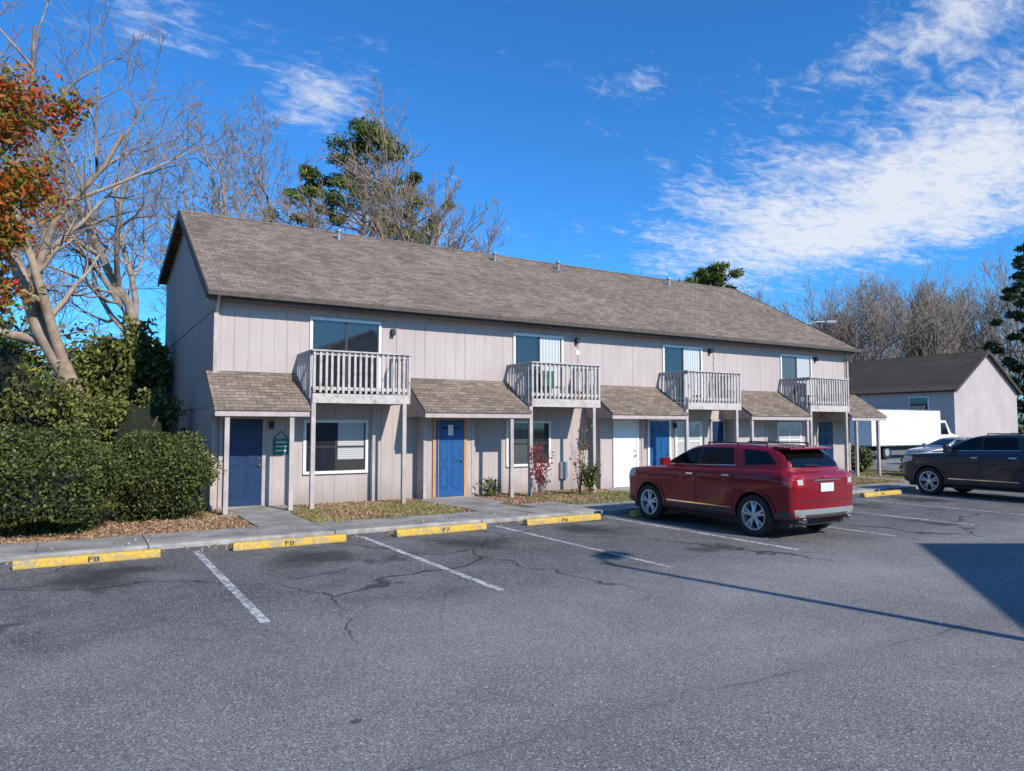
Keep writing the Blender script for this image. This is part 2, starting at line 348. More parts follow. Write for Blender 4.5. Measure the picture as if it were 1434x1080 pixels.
t.box(BX0-.025,BX0-.002,FY+.0,FY+.09,.05,4.88,0)
t.box(BX0-.025,BX0+.09,FY-.025,FY-.002,.05,4.735,0); t.box(BX1-.09,BX1+.02,FY-.025,FY-.002,.05,4.735,0)
for xx in (7.12,13.05,18.95): t.box(xx,xx+.05,FY-.018,FY-.002,2.65,4.735,0)
t.box(BX0+.1,BX1-.1,FY-.02,FY-.002,2.55,2.63,0)
t.make()
d=MB('downspouts',POST,A)
for X in (BX0-.06,BX1-.03):
    d.box(X,X+.085,FY-.09,FY-.027,.15,4.62); d.cyl((X+.04,FY-.06,4.6),(X+.04,17.17,4.95),.04,n=8)
    d.cyl((X+.04,FY-.07,.2),(X-.02,FY-.35,.1),.04,n=8)
d.make()
v=MB('roof_vents',[METAL,BROWN],A)
for X,Y in ((7.1,22.7),(13.0,22.7),(15.9,22.75),(21.7,22.7)):
    z=5.05+.555*(Y-17.27); v.cyl((X,Y,z-.1),(X,Y,z+.26),.06,n=10); v.cyl((X,Y,z+.26),(X,Y,z+.34),.10,.09,n=10)
v.make()
c=MB('storage_closet',[SIDE,TRIM],A)
for X0,X1 in ((7.72,9.2),(13.55,15.25),(19.5,21.1)):
    c.box(X0,X1,17.2,FY+.01,.03,2.9); c.box(X0-.012,X0+.075,17.18,17.198,.05,2.5,1); c.box(X1-.075,X1+.012,17.18,17.198,.05,2.5,1)
c.make()
aw=MB('porch_roofs',[ROOF,TRIM,SOFF],A)
for X0,X1 in ((2.46,4.52),(7.36,10.52),(13.32,16.36),(19.3,22.42),(24.8,27.05)):
    aw.prism([(FY-.003,3.25),(AY-.1,2.36),(AY-.1,2.30),(FY-.003,3.17)],X0,X1,'x',0)
    aw.box(X0+.02,X1-.02,AY-.075,AY-.04,2.18,2.31,1)
    for xx in (X0+.03,X1-.065):
        aw.prism([(FY-.005,3.16),(AY-.038,2.30),(AY-.038,2.2),(FY-.005,2.2)],xx,xx+.035,'x',1)
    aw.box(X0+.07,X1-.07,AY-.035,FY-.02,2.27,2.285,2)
aw.make()
bal=MB('balconies',[RAIL,POST,SOFF],A)
BX=[(4.57,6.98),(10.56,12.92),(16.42,18.85),(22.46,24.74)]
for X0,X1 in BX:
    bal.box(X0,X1,AY-.04,AY,2.50,2.72,0)
    bal.box(X0,X0+.04,AY+.001,FY-.003,2.50,2.72,0); bal.box(X1-.04,X1,AY+.001,FY-.003,2.50,2.72,0)
    y=AY+.01
    while y<FY-.12: bal.box(X0+.045,X1-.045,y,y+.13,2.66,2.69,1); y+=.14
    xx=X0+.4
    while xx<X1-.1: bal.box(xx,xx+.04,AY+.002,FY-.01,2.50,2.655,1); xx+=.4
    for z0,z1 in ((2.80,2.88),(3.62,3.70)):
        bal.box(X0,X1,AY+.0,AY+.035,z0,z1,0)
        bal.box(X0+.005,X0+.04,AY+.04,FY-.01,z0,z1,0); bal.box(X1-.04,X1-.005,AY+.04,FY-.01,z0,z1,0)
    bal.box(X0-.03,X1+.03,AY-.07,AY+.06,3.702,3.735,0)
    bal.box(X0-.03,X0+.06,AY+.062,FY-.01,3.702,3.735,0); bal.box(X1-.06,X1+.03,AY+.062,FY-.01,3.702,3.735,0)
    n=int((X1-X0)/.14)
    for k in range(n+1):
        xx=X0+.01+(X1-X0-.06)*k/n+random.uniform(-.010,.010); bal.box(xx,xx+.055,AY-.037,AY-.002,2.725+random.uniform(0,.02),3.70,0)
    for k in range(8):
        yy=AY+.08+k*.145
        bal.box(X0-.036,X0-.001,yy,yy+.05,2.6,3.70,0); bal.box(X1+.001,X1+.036,yy,yy+.05,2.6,3.70,0)
bal.make()
po=MB('posts',POST,A)
for X,z in ((2.74,2.28),(4.12,2.2),(4.60,2.5),(6.84,2.5),(9.93,2.2),(10.54,2.5),(12.70,2.5),(16.38,2.5),(18.65,2.5),(19.4,2.2),(22.3,2.2),(22.5,2.5),(24.58,2.5),(25.2,2.2),(26.6,2.2)):
    po.box(X-.05,X+.05,AY-.035,AY+.065,.04,z)
for X in (6.45,9.35): po.box(X-.04,X+.04,17.45,17.53,.04,2.5)
po.make(bevel=.004)
b=MB('balcony_furniture',[simple('green_chair',(.03,.10,.06),.5,.2),simple('clay',(.35,.13,.07),.7,.2),BLACK],A)
for X in (11.6,23.2):
    b.box(X,X+.5,17.0,17.5,3.08,3.12,0 if X<20 else 2); b.box(X,X+.5,17.48,17.52,3.12,3.6,0 if X<20 else 2)
    for a in (X,X+.46):
        for c_ in (17.0,17.48): b.box(a,a+.035,c_,c_+.035,2.69,3.08,0 if X<20 else 2)
for X in (12.4,17.2,24.2): b.cyl((X,16.75,2.69),(X,16.75,2.97),.11,.15,12,1)
b.make()
def door(x0,x1,y,mat,frame,z0=.10,h=2.03,panels=True,lite=False):
    e=MB('door',[mat,frame,BRASS,CONC,GLASS,WHITE],A)
    e.box(x0,x1,y-.03,y-.006,z0,z0+h,0)
    e.box(x0-.085,x0-.002,y-.05,y-.004,z0-.03,z0+h+.0,1); e.box(x1+.002,x1+.085,y-.05,y-.004,z0-.03,z0+h,1)
    e.box(x0-.085,x1+.085,y-.05,y-.004,z0+h+.002,z0+h+.085,1); e.box(x0-.04,x1+.04,y-.12,y-.004,z0-.05,z0-.003,3)
    w=x1-x0
    if panels:
        for cx in (x0+w*.29,x0+w*.71):
            for a,b_ in ((.2,.78),(.9,1.5),(1.6,1.86)):
                q=.155*w
                for (u0,u1,v0,v1) in ((cx-q,cx+q,a,a+.025),(cx-q,cx+q,b_-.025,b_),(cx-q,cx-q+.022,a+.026,b_-.026),(cx+q-.022,cx+q,a+.026,b_-.026)):
                    e.box(u0,u1,y-.040,y-.031,z0+v0,z0+v1,0)
                e.box(cx-q+.045,cx+q-.045,y-.044,y-.031,z0+a+.05,z0+b_-.05,0)
    if lite:
        e.box(x0+.06,x0+.075,y-.06,y-.05,z0,z0+h,1); 
        e.box(x0+.42*w,x0+.60*w,y-.052,y-.046,z0+1.62,z0+1.9,5); e.box(x0+.2*w,x0+.8*w,y-.0455,y-.0445,z0+1.78,z0+1.84,4)
    e.cyl((x1-.07,y-.09,z0+.95),(x1-.07,y-.031,z0+.95),.028,n=10,mi=2); e.cyl((x1-.07,y-.05,z0+1.1),(x1-.07,y-.031,z0+1.1),.024,n=10,mi=2)
    e.make()
door(2.86,3.74,FY,BLUE_SHADED,TRIM); door(8.05,8.88,17.2,BLUE,WOOD,lite=True); door(14.1,14.95,17.2,WHDOOR,WHITE,panels=False)
door(15.92,16.78,FY,BLUE,WHITE); door(18.8,19.35,FY,BLUE_SHADED,TRIM); door(24.6,25.5,FY,BLUE_SHADED,TRIM); 
def window(x0,x1,z0,z1,y,panes,frame=WHITE,mid=False,name='window'):
    e=MB(name,[frame,BLACK]+[q for q in panes],A); t=.07
    e.box(x0,x1,y-.045,y-.003,z1-t,z1,0); e.box(x0,x1,y-.06,y-.003,z0,z0+t,0)
    e.box(x0,x0+t,y-.045,y-.003,z0+t+.001,z1-t-.001,0); e.box(x1-t,x1,y-.045,y-.003,z0+t+.001,z1-t-.001,0)
    n=len(panes); W=(x1-x0-2*t)/n
    for k in range(n):
        a=x0+t+k*W; b_=a+W; sm=0 if mid=='w' else 1
        e.box(a+.001,b_-.001,y-.018,y-.004,z0+t+.001,z1-t-.001,2+k)
        e.box(a+.001,a+.035,y-.032,y-.019,z0+t+.001,z1-t-.001,sm); e.box(b_-.035,b_-.001,y-.032,y-.019,z0+t+.001,z1-t-.001,sm)
        if mid: zc=(z0+z1)/2; e.box(a+.036,b_-.036,y-.034,y-.019,zc-.022,zc+.022,sm)
        if mid and k==1: e.box(a+.036,b_-.036,y-.0185,y-.0181,z0+t+.002,zc-.32,1)
    e.make()
window(4.71,6.36,.78,2.12,FY,[GLASS,BLH],mid='b'); window(10.49,12.03,.80,2.12,FY,[BLD,GLASS],mid='b')
window(17.05,18.3,.80,2.12,FY,[BLH,BLH],mid='w'); window(22.2,23.6,.80,2.12,FY,[BLH,BLH],mid='w')
o5=[(4.83,6.69),(10.73,12.5),(16.55,18.37),(22.47,24.3)]
for (a,b_),pn in zip(o5,([GLASS,GLASS],[GLASS,BLV],[GLASS,BLV],[BLD,BLH])): window(a,b_,2.70,4.68,FY,pn,name='sliding_door')
w=MB('wall_fittings',[METAL,WHITE,simple('red_box',(.40,.03,.02),.4,.1),simple('green_plaque',(.02,.16,.11),.6,.3),BLACK],A)
for X,z in ((6.95,4.35),(12.95,4.5),(18.7,4.5),(24.5,4.5)): w.box(X,X+.1,FY-.13,FY-.003,z,z+.16,4)
for X in (3.9,9.35,17.0): w.box(X,X+.09,FY-.1,FY-.003,1.9,2.08,4)
w.box(15.34,15.57,FY-.15,FY-.003,1.15,1.62,2); w.box(15.37,15.54,FY-.156,FY-.151,1.3,1.5,1)
w.box(4.0,4.36,FY-.03,FY-.003,1.28,1.66,3); 
for (a,b_) in (((4.0,1.66),(4.18,1.84)),((4.36,1.66),(4.18,1.84))): w.cyl((a[0],FY-.02,a[1]),(b_[0],FY-.02,b_[1]),.008,n=5,mi=4)
for zz in (1.36,1.46,1.56): w.box(4.05,4.31,FY-.034,FY-.031,zz,zz+.03,1)
w.box(13.0,13.12,FY-.02,FY-.003,4.15,4.3,1)
w.box(12.35,12.6,FY-.1,FY-.003,.4,.9,0)
w.make()

def simple_building(name,cx,w,y0,y1,ze,zr,roofm):
    E=empty(name); b=MB('walls',SIDE,E)
    b.prism([(cx-w,0),(cx-w,ze),(cx,zr),(cx+w,ze),(cx+w,0)],y0,y1,'y'); b.make()
    r=MB('roof',[roofm,BROWN],E); k=(zr-ze)/w; o=.35
    for s in (-1,1):
        r.prism([(cx,zr+.02),(cx+s*(w+o),ze-k*o+.02),(cx+s*(w+o),ze-k*o+.14),(cx,zr+.14)],y0-.3,y1+.3,'y',0)
        r.prism([(cx,zr+.16),(cx+s*(w+o),ze-k*o+.16),(cx+s*(w+o),ze-k*o-.12),(cx,zr-.12)],y0-.34,y0-.305,'y',1)
    r.make(); return E
simple_building('apartment_building',14.2,6,-24,-3.95,4.4,7.35,ROOFD)
E=simple_building('apartment_building',66.0,5.2,31,54,5.0,8.3,ROOFD)
q=MB('openings',[WHITE,GLASS,POST,RAIL,ROOFD],E); X=60.8
for k in range(4):
    y=33+k*5.6
    q.box(X-.06,X-.004,y,y+1.7,2.8,4.5,0); q.box(X-.08,X-.061,y+.1,y+1.6,2.9,4.4,1)
    q.box(X-.06,X-.004,y,y+1.6,.9,2.1,0); q.box(X-.08,X-.061,y+.1,y+1.5,1,2.0,1)
    q.box(X-1.3,X-.01,y-.3,y+2,2.5,2.65,2); q.box(X-1.3,X-1.26,y-.3,y+2,3.55,3.65,2)
    for j in range(12): q.box(X-1.29,X-1.27,y-.28+j*.2,y-.2+j*.2,2.66,3.54,2)
    for yy in (y-.3,y+1.9): q.box(X-1.3,X-1.2,yy,yy+.1,0,2.5,2)
    q.prism([(X-.02,3.2),(X-1.4,2.4),(X-1.4,2.3),(X-.02,3.1)],y+2.3,y+5,'y',4)
q.make()
simple_building('distant_house',-9,5,58,75,3.5,6.0,ROOF)

def lamp(loc,H,arm,rz):
    e=empty('street_lamp',loc,rz); b=MB('pole',[METAL,WHITE],e)
    b.cyl((0,0,0),(0,0,H),.09,.06,10); b.cyl((0,0,H-.1),(arm*.6,0,H+.12),.035,n=8); b.cyl((arm*.6,0,H+.12),(arm,0,H+.15),.035,n=8)
    b.box(arm-.05,arm+.55,-.16,.16,H+.08,H+.2,0); b.box(arm+.0,arm+.5,-.12,.12,H+.04,H+.079,1); b.cyl((0,0,0),(0,0,.3),.16,n=10); b.make()
lamp((8.6,-2.2,0),7.4,.35,math.pi*.15); lamp((38.6,28.8,0),8.4,1.7,-.55)

# ---------------------------------------------------------------- vehicles
def carpaint(name,c,metal=.1):
    m,nt,b=newmat(name)
    n=NOISE(nt,POS(nt),1.5,3); nt.links.new(RAMP(nt,n,[(.3,tuple(x*.92 for x in c)),(.7,c)]),b.inputs['Base Color'])
    b.inputs['Metallic'].default_value=metal; b.inputs['Roughness'].default_value=.4; b.inputs['Specular IOR Level'].default_value=.3
    b.inputs['Coat Weight'].default_value=.8; b.inputs['Coat IOR'].default_value=1.42; b.inputs['Coat Roughness'].default_value=.03; return m
TYRE=simple('tyre_rubber',(.02,.02,.02),.85,.2); RIM=simple('alloy',(.62,.62,.63),.3,.05,metal=.7); CLAD=simple('grey_cladding',(.05,.05,.052),.6,.1)
CGLASS=simple('car_glass',(.004,.0045,.005),.03,.1,spec=.35); TAIL=simple('tail_lamp',(.34,.008,.008),.15,.1,coat=1); HEAD=simple('head_lamp',(.5,.5,.5),.1,.1,coat=1)
CHROME=simple('chrome',(.7,.7,.7),.12,.05,metal=1); SILV=simple('silver_trim',(.36,.36,.36),.4,.05,metal=.4); PLATE=simple('plate',(.65,.66,.68),.5,.15,30)
def loft(secs,sub=2):
    V=[];F=[];n=len(secs[0]); full=[]
    for s in secs:
        L=[(x,y,z) for x,y,z in s]; Rr=[(-x,y,z) for x,y,z in reversed(s[1:-1])]; full.append(L+Rr)
    m=len(full[0])
    for s in full: V+=s
    for i in range(len(full)-1):
        for k in range(m):
            k2=(k+1)%m; F.append((i*m+k,i*m+k2,(i+1)*m+k2,(i+1)*m+k))
    for off in (0,(len(full)-1)*m):
        for k in range(n-1):
            a=off+k; b=off+k+1
            f=[a,b,off+m-k-1,off+m-k]
            if k+1==n-1: f=[a,b,off+m-k]
            elif k==0: f=[a,b,off+m-1]
            F.append(tuple(f))
    me=bpy.data.meshes.new('loft'); me.from_pydata(V,[],F)
    bm=bmesh.new(); bm.from_mesh(me); bmesh.ops.recalc_face_normals(bm,faces=bm.faces); bm.to_mesh(me); bm.free()
    o=bpy.data.objects.new('loft',me); COL.objects.link(o)
    md=o.modifiers.new('s','SUBSURF'); md.levels=sub; md.render_levels=sub
    return o
def realise(o):
    dg=bpy.context.evaluated_depsgraph_get(); me=bpy.data.meshes.new_from_object(o.evaluated_get(dg)); bpy.data.objects.remove(o); return me
def make_car(name,loc,rz,paint,kind='suv',wr=.37,scale=(1,1,1)):
    e=empty(name,loc,rz); e.scale=scale
    suv=kind=='suv'
    if suv:
        st=[(2.20,.66,.38,.90),(2.16,.79,.34,1.02),(2.02,.885,.27,1.08),(1.45,.92,.25,1.11),(.95,.93,.25,1.14),(0,.925,.25,1.16),(-1.1,.93,.25,1.19),(-1.80,.92,.28,1.20),(-2.10,.89,.34,1.17),(-2.20,.84,.38,1.06)]
        gh=[(1.16,.78,1.14,.74),(.96,.80,1.25,.72),(.40,.845,1.55,.665),(.14,.86,1.605,.65),(-.4,.865,1.635,.655),(-1.15,.855,1.625,.64),(-1.62,.835,1.585,.605),(-1.80,.825,1.50,.62),(-2.08,.80,1.16,.74)]
    else:
        st=[(2.28,.58,.36,.62),(2.2,.74,.3,.72),(1.95,.86,.22,.80),(1.4,.88,.2,.88),(.9,.89,.2,.93),(0,.89,.2,.95),(-1.1,.89,.2,.97),(-1.8,.87,.24,.98),(-2.2,.80,.3,.95),(-2.3,.7,.4,.85)]
        gh=[(1.1,.76,.94,.70),(.9,.78,1.04,.68),(.25,.80,1.34,.58),(0,.80,1.40,.57),(-.7,.80,1.41,.58),(-1.1,.79,1.36,.57),(-1.6,.76,1.12,.62),(-1.9,.74,.97,.68)]
    secs=[]
    for y,w,zb,zt in st:
        h=zt-zb
        secs.append([(0,y,zb),(w*.55,y,zb),(w*.93,y,zb+.01),(w*.985,y,zb+.10*h+.03),(w*.98,y,zb+.38*h),(w*.995,y,zb+.68*h),(w*1.0,y,zb+.80*h),(w*.955,y,zt-.045),(w*.93,y,zt-.015),(w*.86,y,zt),(w*.4,y,zt+.012),(0,y,zt+.018)])
    lo=loft(secs)
    secs=[]; zb0=st[5][3]-.06
    for y,wb,zt,wt in gh:
        P=[(0,y,zb0-.07),(wb*.95,y,zb0-.07),(wb,y,zb0-.02)]
        for tt in (.35,.7,.88): P.append((wb+(wt-wb)*tt,y,zb0+(zt-zb0)*tt))
        P+=[(wt*.97,y,zt-.03*(zt-zb0)/.5),(wt*.86,y,zt),(wt*.4,y,zt+.012),(0,y,zt+.018)]
        secs.append(P)
    gr=loft(secs); gme=realise(gr)
    dg=bpy.context.evaluated_depsgraph_get(); lme=bpy.data.meshes.new_from_object(lo.evaluated_get(dg))
    vv=[v.co.copy() for v in lme.vertices]; ff=[list(p.vertices) for p in lme.polygons]; k=len(vv)
    vv+=[v.co.copy() for v in gme.vertices]; ff+=[[i+k for i in p.vertices] for p in gme.polygons]
    bvh=BVHTree.FromPolygons(vv,ff)
    WY=(1.36,-1.36)
    cut=MB('cut',BLACK)
    for y in WY:
        for s in (-1,1): cut.cyl((s*.55,y,wr),(s*1.2,y,wr),wr+.055,n=40)
    co=cut.make(); md=lo.modifiers.new('b','BOOLEAN'); md.operation='DIFFERENCE'; md.object=co; md.solver='EXACT'
    bme=realise(lo); bpy.data.objects.remove(co)
    bme.materials.clear(); bme.materials.append(paint); bme.materials.append(BLACK); 
    for p in bme.polygons:
        c=p.center; mi=0
        for y in WY:
            if abs(c.x)>.5 and math.hypot(c.y-y,c.z-wr)<wr+.06 and (abs(p.normal.x)<.35 or abs(c.x)<.6): mi=1
        if c.z<.30 and p.normal.z<-.6: mi=1
        p.material_index=mi; p.use_smooth=(mi==0)
    ob=bpy.data.objects.new('body',bme); COL.objects.link(ob); ob.parent=e
    gme.materials.clear(); gme.materials.append(paint)
    for p in gme.polygons: p.use_smooth=True
    og=bpy.data.objects.new('cabin',gme); COL.objects.link(og); og.parent=e
    T=MB('panels',[CGLASS,BLACK,TAIL,HEAD,CHROME,CLAD,PLATE,paint,SILV],e); 
    def cast(u,v,side,off):
        if side in('L','R'):
            s=-1 if side=='L' else 1; h=bvh.ray_cast(Vector((s*3,u,v)),Vector((-s,0,0)))
            return None if h[0] is None else (h[0].x+s*off,u,v)
        s=1 if side=='F' else -1; h=bvh.ray_cast(Vector((u,s*5,v)),Vector((0,-s,0)))
        return None if h[0] is None else (u,h[0].y+s*off,v)
    def patch(cs,side,mi,off=.006,n=12,m=6):
        g=[]
        for j in range(m+1):
            row=[]
            for i in range(n+1):
                a=i/n;b=j/m
                u=(cs[0][0]*(1-a)+cs[1][0]*a)*(1-b)+(cs[3][0]*(1-a)+cs[2][0]*a)*b
                v_=(cs[0][1]*(1-a)+cs[1][1]*a)*(1-b)+(cs[3][1]*(1-a)+cs[2][1]*a)*b
                row.append(cast(u,v_,side,off))
            g.append(row)
        for j in range(m):
            for i in range(n):
                q=[g[j][i],g[j][i+1],g[j+1][i+1],g[j+1][i]]
                if all(x is not None for x in q): T.poly(q,mi)
    if suv:
        for sd in 'LR':
            patch([(.93,1.195),(.06,1.215),(.06,1.545),(.44,1.50)],sd,0)
            patch([(-.0,1.215),(-.84,1.245),(-.74,1.55),(-.0,1.548)],sd,0)
            patch([(.06,1.215),(.0,1.215),(.0,1.546),(.06,1.545)],sd,1,.005,2,4)
            patch([(-1.12,1.26),(-1.74,1.30),(-1.50,1.50),(-.99,1.54)],sd,0)
            patch([(.97,1.180),(-.88,1.232),(-.88,1.246),(.97,1.194)],sd,4,.008,30,1)
            for y0,y1 in ((1.02,1.005),(.038,.023),(-.915,-.93)): patch([(y0,.42),(y1,.42),(y1,1.16),(y0,1.16)],sd,1,.003,1,8)
            patch([(.97,.42),(-.94,.42),(-.94,.25),(.97,.25)],sd,5,.006,12,3); patch([(.85,.48),(-.85,.48),(-.85,.455),(.85,.455)],sd,4,.010,12,1)
            patch([(.26,1.02),(.09,1.02),(.09,1.05),(.26,1.05)],sd,4,.03,4,2); patch([(-.65,1.04),(-.83,1.04),(-.83,1.07),(-.65,1.07)],sd,4,.03,4,2)
            patch([(-2.04,.90),(-2.15,.90),(-2.10,1.15),(-1.90,1.16)],sd,2,.008,6,5)
            patch([(2.13,.84),(1.82,.90),(1.82,1.03),(2.11,1.02)],sd,3,.008,6,4)
            patch([(-1.82,.27),(-2.10,.33),(-2.15,.50),(-1.82,.46)],sd,5,.006,6,4); patch([(1.82,.27),(2.12,.33),(2.16,.48),(1.82,.44)],sd,5,.006,6,4)
            for y in WY:
                R0,R1=wr+.052,wr+.10
                for a in range(24):
                    a0=math.pi*(a/24*1.12-.06); a1=math.pi*((a+1)/24*1.12-.06)
                    q=[cast(y+R*math.cos(t),wr+R*math.sin(t),sd,.014) for R,t in ((R0,a0),(R1,a0),(R1,a1),(R0,a1))]
                    if all(x is not None for x in q): T.poly(q,7 if paint.name.startswith('red') else 5)
        patch([(-.72,1.24),(.72,1.24),(.58,1.51),(-.58,1.51)],'B',0,.008,14,10)
        patch([(-.68,1.22),(.68,1.22),(.58,1.52),(-.58,1.52)],'F',0,.008,12,8)
        for s in (-1,1):
            patch([(s*.56,.90),(s*.82,.88),(s*.85,1.12),(s*.58,1.13)],'B',2,.008,6,5)
            patch([(s*.62,.95),(s*.74,.95),(s*.76,1.04),(s*.63,1.04)],'B',3,.012,3,3)
            patch([(s*.50,.86),(s*.82,.86),(s*.82,1.0),(s*.50,.98)],'F',3,.008,6,4)
        patch([(-.78,.36),(.78,.36),(.82,.53),(-.82,.53)],'B',8,.008,12,4); patch([(-.5,.36),(.5,.36),(.58,.44),(-.58,.44)],'B',5,.016,8,2)
        patch([(-.18,.82),(.18,.82),(.18,.97),(-.18,.97)],'B',6,.018,3,3); patch([(-.35,1.01),(.35,1.01),(.35,1.035),(-.35,1.035)],'B',4,.014,6,1)
        patch([(-.84,.66),(.84,.66),(.84,.675),(-.84,.675)],'B',1,.004,12,1); patch([(-.1,1.06),(.1,1.06),(.1,1.10),(-.1,1.10)],'B',2,.020,2,1)
        patch([(-.44,.66),(.44,.66),(.46,.96),(-.46,.96)],'F',1,.008,8,5); patch([(-.75,.40),(.75,.40),(.78,.5),(-.78,.5)],'F',5,.008,12,4)
    else:
        for sd in 'LR':
            patch([(.75,1.01),(-.1,1.01),(-.1,1.32),(.25,1.30)],sd,0); patch([(-.17,1.01),(-1.2,1.02),(-.95,1.31),(-.17,1.33)],sd,0)
            patch([(-1.95,.75),(-2.22,.75),(-2.2,.92),(-1.9,.94)],sd,2,.008,5,3); patch([(2.12,.60),(1.8,.64),(1.8,.76),(2.1,.72)],sd,3,.008,5,3)
            for y0,y1 in ((.9,.885),(-.12,-.135)): patch([(y0,.3),(y1,.3),(y1,.95),(y0,.95)],sd,1,.003,1,6)
        patch([(-.6,1.02),(.6,1.02),(.5,1.32),(-.5,1.32)],'B',0,.008,8,6); patch([(-.62,1.02),(.62,1.02),(.5,1.32),(-.5,1.32)],'F',0,.008,8,6)
        for s in (-1,1): patch([(s*.45,.75),(s*.75,.75),(s*.75,.9),(s*.45,.9)],'B',2,.008); patch([(s*.45,.55),(s*.75,.57),(s*.72,.70),(s*.45,.66)],'F',3,.008)
    T.make()
    D=MB('fittings',[paint,BLACK,CHROME,CLAD],e)
    for s in (-1,1):
        zm=1.23 if suv else 1.0
        D.box(min(s*.86,s*1.06),max(s*.86,s*1.06),.76,.88,zm-.06,zm+.09,0)
        if suv:
            D.cyl((s*.585,-.02,1.645),(s*.565,-1.42,1.645),.014,n=8,mi=1)
            for y in (-.02,-.75,-1.42): D.cyl((s*.575,y,1.56),(s*.575,y,1.65),.016,n=8,mi=1)
    if suv:
        D.prism([(-1.55,1.60),(-1.93,1.575),(-1.94,1.55),(-1.55,1.54)],-.59,.59,'x',0); D.cyl((.0,-2.07,1.26),(-.38,-2.05,1.28),.012,n=6,mi=1)
        for s in (-.62,.62): D.cyl((s,-2.23,.34),(s,-2.1,.34),.04,n=10,mi=2)
    D.box(-.75,.75,-2.0,2.0,.22,.5,1)
    D.make(bevel=.02)
    for y in WY:
        for s in (-1,1):
            W=MB('wheel',[TYRE,RIM,BLACK],e); cx=s*.82
            prof=[(.10,wr*.70),(.115,wr*.77),(.11,wr*.93),(.085,wr*.99),(.0,wr),(-.085,wr*.99),(-.11,wr*.93),(-.11,wr*.66)]
            n=36; i0=len(W.v)
            for a in range(n):
                t=2*math.pi*a/n
                for px,pr in prof: W.v.append((cx+s*px,y+pr*math.cos(t),wr+pr*math.sin(t)))
            L=len(prof)
            for a in range(n):
                for j in range(L-1):
                    b2=(a+1)%n; W.f.append([i0+a*L+j,i0+b2*L+j,i0+b2*L+j+1,i0+a*L+j+1]); W.mi.append(0)
            i0=len(W.v); prof=[(.098,wr*.71),(.10,wr*.65),(.06,wr*.615),(-.02,wr*.59)]; L=4
            for a in range(n):
                t=2*math.pi*a/n
                for px,pr in prof: W.v.append((cx+s*px,y+pr*math.cos(t),wr+pr*math.sin(t)))
            for a in range(n):
                for j in range(L-1):
                    b2=(a+1)%n; W.f.append([i0+a*L+j,i0+b2*L+j,i0+b2*L+j+1,i0+a*L+j+1]); W.mi.append(1)
            W.cyl((cx-s*.03,y,wr),(cx-s*.02,y,wr),wr*.66,n=24,mi=2)
            for a in range(5):
                for da in (-.19,.19):
                    t=2*math.pi*a/5+.3+da; t2=2*math.pi*a/5+.3+da*.3
                    W.cyl((cx+s*.07,y+wr*.12*math.cos(t2),wr+wr*.12*math.sin(t2)),(cx+s*.06,y+wr*.65*math.cos(t),wr+wr*.65*math.sin(t)),.03,.024,n=6,mi=1)
            W.cyl((cx+s*.0,y,wr),(cx+s*.085,y,wr),wr*.18,wr*.15,n=14,mi=1)
            W.make()
    return e
RED=carpaint('red_car_paint',(.23,.005,.012)); GRY=carpaint('dark_grey_paint',(.024,.029,.038)); SLV=carpaint('silver_paint',(.35,.36,.37),.5); DKB=carpaint('dark_blue_paint',(.02,.025,.035))
make_car('parked_suv',(11.25,10.12,0),0,RED)
make_car('parked_suv',(21.75,9.95,0),math.radians(-2),GRY,scale=(1,1.06,1.07))
make_car('parked_car',(27.9,10.2,0),0,DKB,'sedan',.32)
make_car('parked_car',(38.5,19.8,0),math.radians(70),SLV,'sedan',.32)
make_car('parked_suv',(31.8,15.2,0),math.radians(85),GRY,scale=(1,1,.9))
make_car('parked_suv',(41.5,15.4,0),math.radians(20),SLV)
e=empty('box_truck',(45.9,26,0),math.radians(-90)); b=MB('cargo_box',[WHITE,METAL],e)
b.box(-1.2,1.2,-6.4,1.0,.85,2.95,0)
for k in range(10): y=-6.4+k*.818; b.box(1.201,1.215,y,y+.03,.86,2.94,0); b.box(-1.215,-1.201,y,y+.03,.86,2.94,0)
b.box(-1.22,1.22,-6.42,1.02,2.955,2.99,1); b.box(-1.22,1.22,-6.42,1.02,.80,.848,1); b.make()
b=MB('cab',[WHITE,CGLASS,BLACK,HEAD],e)
b.prism([(1.05,.5),(1.05,2.35),(2.0,2.35),(2.6,1.55),(3.4,1.35),(3.5,.5)],-1.0,1.0,'x',0)
for s in (-1,1):
    b.poly([(s*1.006,1.2,1.45),(s*1.006,2.35,1.45),(s*1.006,1.95,2.2),(s*1.006,1.2,2.2)],1)
b.poly([(-.9,2.06,2.29),(.9,2.06,2.29),(.9,2.59,1.60),(-.9,2.59,1.60)],1)
b.box(-.8,.8,3.5,3.53,.7,1.1,2); b.make(bevel=.03)
b=MB('chassis',[BLACK,TYRE,RIM],e); b.box(-.5,.5,-6.2,3.2,.5,.79,0)
for y in (-4.6,2.6):
    for s in (-1,1): b.cyl((s*.72,y,.42),(s*1.02,y,.42),.42,n=24,mi=1); b.cyl((s*1.0,y,.42),(s*1.03,y,.42),.22,n=16,mi=2)
b.make()

